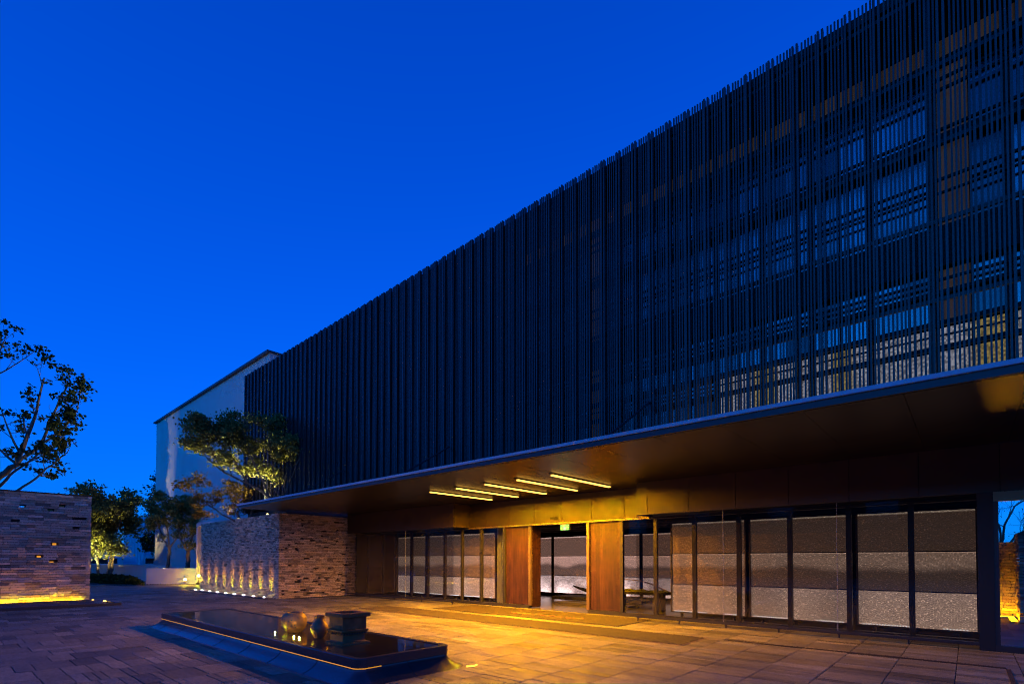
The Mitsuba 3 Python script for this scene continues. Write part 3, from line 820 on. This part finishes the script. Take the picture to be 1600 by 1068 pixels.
for i, (x, y, lab) in enumerate(((-9.25, 4.02, 'bright amber water light in front of the round jar'), (-8.52, 4.02, 'bright amber water light left of the necked jar'), (-8.33, 4.02, 'bright amber water light touching the necked jar'))):
    t = thing('pool_light', lab, 'water light', 'amber lights on the pool water')
    s = nk(t + '__lens')
    scene[s] = {'type': 'sphere', 'center': [x, y, WZ + .022], 'radius': 0.016, 'bsdf': {'type': 'ref', 'id': DARK}, **emit((900, 430, 6.0), 1.2)}
    put(t + '__collar', lathe([[.034, 0], [.034, .012], [.026, .014]], 14, (x, y, WZ)), DARK)

# ------------------------------------------------------------------ white building and planter
W = thing('white_building', 'tall plain white rendered building with a dark roof edge behind the trees', 'building')
cube(W + '__wall', -51.5, -29.1, 12.2, 22.0, 0.0, 13.25, WHITE)
cube(W + '__roof_edge', -51.7, -29.0, 12.0, 22.3, 13.251, 13.36, DARK)
cube(W + '__plinth', -51.56, -39.6, 12.14, 12.198, 0.0, 1.6, WHITE)
t = thing('portal', 'white framed dark doorway beside the brick enclosure', 'doorway')
put(t + '__frame', boxes([[-39.25, 11.93, 2.0], [-36.2, 11.93, 4.02]], [[.10, .22, 1.9], [3.15, .22, .12]]), WHITE)
cube(t + '__panel', -39.14, -33.0, 12.05, 12.13, 1.2, 3.89, DARK)
cube(t + '__base', -39.14, -33.0, 11.95, 12.13, 0.0, 1.19, WHITE)
PL = thing('planter', 'low white rendered planter wall lit orange below two trees', 'planter')
a, b = np.array([-41.9, 9.45]), np.array([-39.4, 11.75])
dv = (b - a) / np.linalg.norm(b - a); nv = np.array([dv[1], -dv[0]])
def wallbox(a, b, th, z0, z1):
    d = (b - a) / np.linalg.norm(b - a); n_ = np.array([-d[1], d[0]]) * th
    v = np.array([[*a, z0], [*b, z0], [*(b + n_), z0], [*(a + n_), z0], [*a, z1], [*b, z1], [*(b + n_), z1], [*(a + n_), z1]])
    f = np.array([[0, 1, 5], [0, 5, 4], [1, 2, 6], [1, 6, 5], [2, 3, 7], [2, 7, 6], [3, 0, 4], [3, 4, 7], [4, 5, 6], [4, 6, 7], [0, 2, 1], [0, 3, 2]])
    return v, f
put(PL + '__front_wall', wallbox(a, b, .2, 0, 1.08), WHITE)
put(PL + '__side_wall', wallbox(np.array([-49.0, 12.0]), a + np.array([-.02, .1]), .2, 0, 1.06), WHITE)
put(PL + '__soil', (np.array([[-42.0, 9.7, .98], [-39.1, 12.1, .98], [-48.8, 12.1, .98]]), np.array([[0, 1, 2]])), GRAVEL)
for i, (x, y, lab) in enumerate(((-38.9, 10.95, 'amber globe light in front of the planter wall, the left of two'), (-38.25, 11.55, 'amber globe light at the right end of the planter wall'))):
    t = thing('globe_light', lab, 'ground light', 'globe lights by the planter')
    scene[t + '__globe'] = {'type': 'sphere', 'center': [x, y, .34 + .25 * i], 'radius': .085, 'bsdf': {'type': 'ref', 'id': DARK}, **emit((420, 200, 4.0), 1.5)}
    put(t + '__stem', tube_mesh([[x, y, 0], [x, y, .15], [x, y, .28 + .25 * i]], .02, 6), DARK)
LWL = thing('boundary_wall', 'low pale boundary wall behind the hedge', 'wall')
put(LWL + '__wall', wallbox(np.array([-66.0, 4.0]), np.array([-45.5, 11.5]), .2, 0, 1.25), WHITE)

# unseen building added behind the viewer to darken the reflections in the glass
OB = thing('reflection_building', 'long dark unseen building added behind the viewer to darken the glass reflections', 'building')
cube(OB + '__wall', -160, 45, -42, -32, 0, 9.5, MORTAR)
for i in range(26):
    cube(OB + '__window', -70 + i * 4.2, -67.6 + i * 4.2, -31.98, -31.9, 1.0 + 4.0 * (i % 2), 3.0 + 4.0 * (i % 2), 'mat_coated_glass_2')

# far things
F = thing('far_building', 'distant blue grey building with upright panels behind the saplings', 'building')
cube(F + '__wall', -112, -98, 22, 36, 0, 9.0, FARWALL)
for i in range(7):
    cube(F + '__panel', -111.5 + i * 1.95, -111.5 + i * 1.95 + 1.6, 21.8, 21.97, .4, 8.4, FARWALL)
    cube(F + '__window', -97.98, -97.9, 22.8 + i * 1.8, 22.8 + i * 1.8 + 1.2, 1.0, 7.5, 'mat_coated_glass_1')


def van(x, y, label):
    t = thing('parked_van', label, 'van', 'vans parked beyond the boundary wall')
    d = np.array([.747, .665])
    def bx(s0, s1, w, z0, z1, ins=0):
        pts = []
        for z, k in ((z0, 0), (z1, ins)):
            for s in (s0 + k, s1 - k * .5):
                for q in (-w, w):
                    pts.append([x + d[0] * s - d[1] * q, y + d[1] * s + d[0] * q, z])
        return trimesh.convex.convex_hull(np.array(pts))
    put(t + '__body', trimesh.util.concatenate([bx(-2.4, 2.4, .9, .35, 1.2, .03), bx(-2.2, 1.7, .88, 1.2, 2.05, .35)]), VAN)
    for (s0, s1) in ((-1.7, -.9), (-.8, .2), (.3, 1.1)):
        put(t + '__window', bx(s0, s1, .91, 1.3, 1.8, .03), 'mat_coated_glass_2')
    for s in (-1.5, 1.5):
        for q in (-.85, .85):
            c = trimesh.creation.cylinder(.34, .2, sections=20)
            c.apply_transform(trimesh.transformations.rotation_matrix(math.pi / 2, [d[0], d[1], 0]))
            c.apply_translation([x + d[0] * s - d[1] * q, y + d[1] * s + d[0] * q, .34])
            put(t + '__wheel', c, BLACK, smooth=30)


van(-62.0, 11.3, 'pale van parked beyond the low wall, the left one')
van(-59.5, 15.3, 'pale van parked beyond the low wall, half hidden by saplings')

# ------------------------------------------------------------------ trees
LAT, DEP, ZUP = np.array([.747, .665, 0]), np.array([-.665, .747, 0]), np.array([0, 0, 1.0])


def leaves_at(centres, per, spread, size, g):
    c = np.repeat(np.asarray(centres), per, 0)
    n = len(c)
    if n == 0: return None
    off = g.normal(size=(n, 3)) * spread
    off[:, 2] *= .6
    c = c + off
    a = g.normal(size=(n, 3)); a[:, 2] -= .3; a /= np.linalg.norm(a, axis=1, keepdims=True)
    b = np.cross(a, g.normal(size=(n, 3))); b /= np.linalg.norm(b, axis=1, keepdims=True) + 1e-9
    nn = np.cross(a, b)
    L = size * (0.7 + .6 * g.random((n, 1))); w = L * .30
    v = np.stack([c - a * L * .5, c + b * w + nn * w * .25, c + a * L * .5, c - b * w + nn * w * .25], 1)
    f = np.array([[0, 1, 2], [0, 2, 3]])[None] + (np.arange(n) * 4)[:, None, None]
    return v.reshape(-1, 3), f.reshape(-1, 3), np.repeat(np.stack([g.random(n), g.random(n)], 1), 4, 0)


def tree(name, label, base, limbs, seed, subs=5, sublen=1.2, per=26, spread=.22, leaf=.13, leafm='mat_leaf', lev=2, cat='tree', group=None, ybound=None, bare=0.0, sides=6, inner=0.0, t0=.3):
    g = np.random.default_rng(seed)
    t = thing(name, label, cat, group)
    base = np.asarray(base, float)
    wood, tips = [], []

    def grow(pts, r0_, r1_, level, L):
        pts = np.asarray(pts)
        wood.append(tube_mesh(pts, np.linspace(r0_, r1_, len(pts)), sides if level == 0 else 4))
        if level >= lev:
            tips.append(pts[-1]); tips.append(pts[len(pts) // 2] * .4 + pts[-1] * .6)
            return
        for q in range(subs if level == 0 else max(3, subs - 1)):
            u = t0 + (1.02 - t0) * (q + g.random()) / (subs if level == 0 else max(3, subs - 1)); u = min(u, .99)
            k = u * (len(pts) - 1); i = min(int(k), len(pts) - 2)
            p = pts[i] + (pts[i + 1] - pts[i]) * (k - i)
            d0 = pts[i + 1] - pts[i]; d0 = d0 / (np.linalg.norm(d0) + 1e-9)
            d = d0 * .5 + g.normal(size=3) * .55 + ZUP * .35
            d /= np.linalg.norm(d)
            l = L * (.55 + .6 * g.random()) * (1.15 - .5 * u)
            bend = g.normal(size=3) * .18 + ZUP * .12
            pp = [p + d * l * s + bend * l * s * s for s in (0, .35, .7, 1.0)]
            rr = (r0_ + (r1_ - r0_) * u) * .55
            grow(pp, max(rr, .006), max(rr * .35, .004), level + 1, L * .55)
        tips.append(pts[-1])

    for limb in limbs:
        pts = np.array([base + LAT * s + DEP * d + ZUP * z for s, d, z in limb['p']])
        # resample and add wobble
        k = np.linspace(0, len(pts) - 1, 3 * len(pts))
        pr = np.stack([np.interp(k, np.arange(len(pts)), pts[:, c]) for c in range(3)], 1)
        pr[1:] += g.normal(size=pr[1:].shape) * limb.get('wob', .02)
        if limb.get('plain'):
            wood.append(tube_mesh(pr, np.linspace(*limb['r'], len(pr)), 8)); continue
        grow(pr, *limb['r'], 0, limb.get('L', sublen))
    put(t + '__trunk', join(wood), BARK, smooth=40)
    tips = np.array(tips)
    tips = tips[g.random(len(tips)) >= bare]
    if ybound is not None:
        tips = tips[tips[:, 1] < ybound]
    v, f, uv = leaves_at(tips, per, spread, leaf, g)
    put(t + '__crown', (v, f), leafm, uv=uv)
    return t


# 1. big sparse tree behind the left wall (lateral, depth, height)
tree('broad_tree', 'large sparse dark tree rising behind the left brick wall', (-30.6, 1.3, 0), [
    {'p': [(-1.2, 0, 0), (-.9, 0, 2.6), (-.4, 0, 4.3)], 'r': (.22, .17), 'plain': 1},
    {'p': [(-.4, 0, 4.3), (.3, .1, 5.0), (1.0, .2, 5.6), (1.25, .3, 6.6), (1.6, .4, 7.8), (2.0, .3, 9.4)], 'r': (.15, .03), 'L': 1.5},
    {'p': [(1.0, .2, 5.6), (1.9, .4, 6.6), (2.3, .5, 8.0), (2.7, .7, 9.2)], 'r': (.08, .02), 'L': 1.2},
    {'p': [(1.9, .4, 6.6), (2.8, .4, 7.2), (3.5, .3, 8.0), (3.7, .2, 9.2)], 'r': (.05, .012), 'L': .5},
    {'p': [(-.4, 0, 4.3), (-.9, .3, 5.8), (-.6, .5, 7.6), (-.1, .3, 9.6), (.3, .2, 11.2)], 'r': (.14, .03), 'L': 1.6},
    {'p': [(-.6, 0, 4.0), (-1.8, -.4, 5.8), (-2.4, -.6, 8.0), (-2.2, -.6, 11.4)], 'r': (.12, .03), 'L': 1.6},
    {'p': [(.3, .1, 4.6), (1.6, -.5, 5.2), (2.9, -.8, 5.9), (3.9, -.8, 6.6)], 'r': (.06, .015), 'L': .9},
    {'p': [(1.3, -.2, 4.4), (2.3, -.4, 4.9), (3.2, -.4, 5.6), (3.9, -.5, 6.2)], 'r': (.05, .012), 'L': .8},
], 101, subs=6, sublen=1.3, per=10, spread=.11, leaf=.16, leafm='mat_leaf_dark', bare=.22)


def vase(k, h, w, seed, r=.07, tw=.25):
    g = np.random.default_rng(seed)
    out = []
    for i in range(k):
        a = 2 * math.pi * (i + .3 * g.random()) / k
        c, s = math.cos(a), math.sin(a)
        out.append({'p': [(tw * c, tw * s, 0), (tw * 1.5 * c, tw * 1.5 * s, h * .25), (w * .45 * c, w * .45 * s, h * .55), (w * .8 * c, w * .8 * s, h * (.8 + .18 * g.random()))], 'r': (r, r * .25), 'L': w * .85, 'wob': .03})
    return out


g1 = 'multi-stemmed trees in the hedge bed'
tree('courtyard_tree', 'leafy multi-stemmed tree lit green from below in the hedge bed', (-49.5, 8.3, 0), vase(5, 6.3, 2.0, 5, .11, .5), 201, subs=6, per=46, spread=.32, leaf=.25, group=g1, t0=.4)
tree('courtyard_tree', 'leafy multi-stemmed tree half hidden behind the left brick wall end', (-52.5, 7.0, 0), vase(4, 6.0, 1.9, 6, .11, .4), 202, subs=6, per=46, spread=.32, leaf=.25, group=g1, t0=.4)
g2 = 'trees in the white planter'
tree('planter_tree', 'young tree in the planter with a brightly lit trunk foot', (-42.6, 10.9, .95), [
    {'p': [(0, 0, 0), (.05, 0, .9), (.1, 0, 1.5)], 'r': (.12, .09), 'plain': 1},
    {'p': [(.1, 0, 1.5), (-.5, .1, 2.3), (-1.0, .2, 3.6), (-1.1, .2, 4.6)], 'r': (.06, .015)},
    {'p': [(.1, 0, 1.5), (.1, -.1, 2.6), (-.2, -.2, 3.8), (-.3, -.2, 5.3)], 'r': (.06, .015)},
    {'p': [(.1, 0, 1.5), (.6, .1, 2.5), (.7, .1, 3.6), (.8, .2, 4.8)], 'r': (.06, .015)}], 301, subs=5, sublen=1.0, per=22, spread=.2, leaf=.19, leafm='mat_leaf', group=g2, t0=.25)
tree('planter_tree', 'young tree standing in the planter right of the lit one', (-41.0, 11.7, .95), [
    {'p': [(0, 0, 0), (0, 0, .8), (-.05, 0, 1.3)], 'r': (.15, .11), 'plain': 1},
    {'p': [(-.05, 0, 1.3), (-.6, 0, 2.2), (-.8, .1, 3.4), (-.9, 0, 4.4)], 'r': (.07, .015)},
    {'p': [(-.05, 0, 1.3), (.25, .1, 2.3), (.3, .1, 3.4), (.2, .1, 4.5)], 'r': (.07, .015)},
    {'p': [(-.05, 0, 1.3), (.8, -.1, 1.8), (1.2, -.1, 2.7), (1.4, -.1, 3.6)], 'r': (.06, .015)}], 302, subs=5, sublen=1.0, per=22, spread=.2, leaf=.19, leafm='mat_leaf', group=g2, t0=.25)
tree('sapling', 'thin nearly bare sapling left of the white building', (-60.0, 14.6, 0), [
    {'p': [(0, 0, 0), (0, 0, 3.2), (-.2, 0, 6.5), (-.2, 0, 9.0)], 'r': (.09, .02), 'L': 1.6}], 303, subs=9, per=12, spread=.25, leaf=.25, leafm='mat_leaf_dark', bare=.3)
tree('sapling', 'dark bushy sapling in front of the white building corner', (-57.0, 14.2, 0), vase(3, 5.4, 1.5, 9, .07, .2), 304, subs=5, per=30, spread=.3, leaf=.26, leafm='mat_leaf_dark')
# main lit tree in the brick enclosure
tree('specimen_tree', 'sprawling tree with lit olive leaves rising above the brick enclosure', (-22.65, 9.84, 1.2), [
    {'p': [(.3, -.06, 0), (.35, -.08, 1.6), (.40, -.1, 2.6)], 'r': (.10, .08), 'plain': 1},
    {'p': [(.40, -.1, 2.6), (.55, -.25, 3.2), (.55, -.4, 3.9), (.8, -.5, 4.6), (1.2, -.8, 5.2)], 'r': (.06, .012), 'L': .9},
    {'p': [(.35, -.1, 2.4), (-.2, -.3, 3.2), (-.9, -.7, 3.7), (-1.7, -1.1, 4.1), (-2.3, -1.4, 4.7), (-2.7, -1.6, 5.4)], 'r': (.07, .012), 'L': 1.0},
    {'p': [(-.2, -.3, 3.2), (-.5, -.6, 4.2), (-.9, -.8, 5.2), (-1.0, -1.0, 6.0)], 'r': (.05, .012), 'L': 1.1},
    {'p': [(.40, -.1, 2.6), (.1, -.3, 3.6), (.0, -.5, 4.8), (-.1, -.6, 6.0)], 'r': (.05, .012), 'L': 1.1},
    {'p': [(.55, -.3, 3.4), (1.0, -.8, 3.9), (1.5, -1.2, 4.6), (1.9, -1.5, 5.2)], 'r': (.04, .012), 'L': .9},
    {'p': [(-1.7, -1.1, 4.1), (-2.2, -1.2, 5.0), (-2.4, -1.3, 5.6)], 'r': (.04, .012), 'L': .8},
    {'p': [(-.9, -.7, 3.7), (-1.6, -.8, 4.9), (-1.7, -1.0, 5.9)], 'r': (.04, .012), 'L': .9},
], 401, subs=6, sublen=1.0, per=34, spread=.16, leaf=.13, ybound=9.86, t0=.3)
tree('specimen_tree', 'lower tree with orange lamplight put into its leaf colour at the left of the brick enclosure', (-26.0, 10.2, 1.2), [
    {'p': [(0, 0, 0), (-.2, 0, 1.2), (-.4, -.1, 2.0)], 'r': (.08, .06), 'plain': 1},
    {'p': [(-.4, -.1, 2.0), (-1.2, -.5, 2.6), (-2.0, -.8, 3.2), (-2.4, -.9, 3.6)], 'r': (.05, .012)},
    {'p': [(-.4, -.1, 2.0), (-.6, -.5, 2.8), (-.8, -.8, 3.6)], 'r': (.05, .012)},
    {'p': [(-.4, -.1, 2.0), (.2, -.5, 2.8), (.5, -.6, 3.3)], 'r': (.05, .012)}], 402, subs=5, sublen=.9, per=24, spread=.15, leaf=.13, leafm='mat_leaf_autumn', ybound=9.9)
tree('bare_tree', 'bare tree beyond the brick wall seen through the rightmost glass bay', (.9, 25.5, 0), [
    {'p': [(0, 0, 0), (0, 0, 1.2), (.05, 0, 2.0)], 'r': (.1, .08), 'plain': 1},
    {'p': [(.05, 0, 2.0), (-.5, 0, 2.7), (-1.1, 0, 3.2), (-1.9, 0, 3.3)], 'r': (.045, .012)},
    {'p': [(.05, 0, 2.0), (.1, 0, 2.8), (.5, 0, 3.6), (1.2, 0, 4.0)], 'r': (.045, .012)},
    {'p': [(.05, 0, 2.0), (.6, 0, 2.5), (1.3, 0, 2.9), (2.0, 0, 2.9)], 'r': (.04, .012)},
    {'p': [(.05, 0, 2.0), (-.1, 0, 3.0), (-.6, 0, 3.9), (-1.2, 0, 4.4)], 'r': (.04, .012)}], 501, subs=6, sublen=1.0, per=1, spread=.05, leaf=.05, leafm='mat_leaf_dark')

# hedge bed
H = thing('hedge', 'low clipped dark hedge bed around the multi-stemmed trees', 'hedge')
gg = np.random.default_rng(88)
hc = []
while len(hc) < 5200:
    p = gg.uniform([-58, 5.6, 0], [-39.6, 9.6, .55])
    if ((p[0] + 49) / 9.6) ** 2 + ((p[1] - 7.6 - (p[0] + 49) * .1) / 1.25) ** 2 < 1 - .5 * (p[2] / .6) ** 2: hc.append(p)
v, f, uv = leaves_at(np.array(hc), 1, .05, .26, gg)
put(H + '__foliage', (v, f), 'mat_leaf_dark', uv=uv)
put(H + '__soil', lathe([[0, .08], [1.0, .05], [1.02, 0]], 40), GRAVEL)
scene[H + '__soil']['to_world'] = T().translate([-49, 7.6, 0]).rotate([0, 0, 1], 5.7).scale([9.5, 1.25, 1.0])

# garden spots for the trees
GRN = (1.0, .80, .22)
spot_light('garden_spotlight', 'garden spotlight at the foot of the multi-stemmed tree, on the right', (-47.2, 7.0), (-49.4, 8.3, 3.6), 70, 45, size=.10, glow=5, color=GRN, z=.62)
spot_light('garden_spotlight', 'garden spotlight in the hedge near the left brick wall end', (-51.0, 6.6), (-52.0, 7.2, 3.6), 60, 45, size=.10, glow=5, color=GRN, z=.62)
spot_light('garden_spotlight', 'garden spotlight lighting the trunk in the planter', (-42.2, 10.55), (-42.8, 11.2, 5.0), .5, 24, size=.06, glow=6, color=(1.0, .85, .5), z=1.0)
spot_light('garden_spotlight', 'garden spotlight hidden in the brick enclosure below the olive tree', (-23.7, 9.9), (-23.3, 8.6, 7.0), 55, 72, size=.05, glow=3, color=(1.0, .80, .30), z=3.66)
spot_light('garden_spotlight', 'garden spotlight hidden in the brick enclosure below the orange lit tree', (-27.2, 9.95), (-27.5, 9.0, 5.0), 18, 65, size=.05, glow=3, color=(1.0, .62, .12), z=3.66)
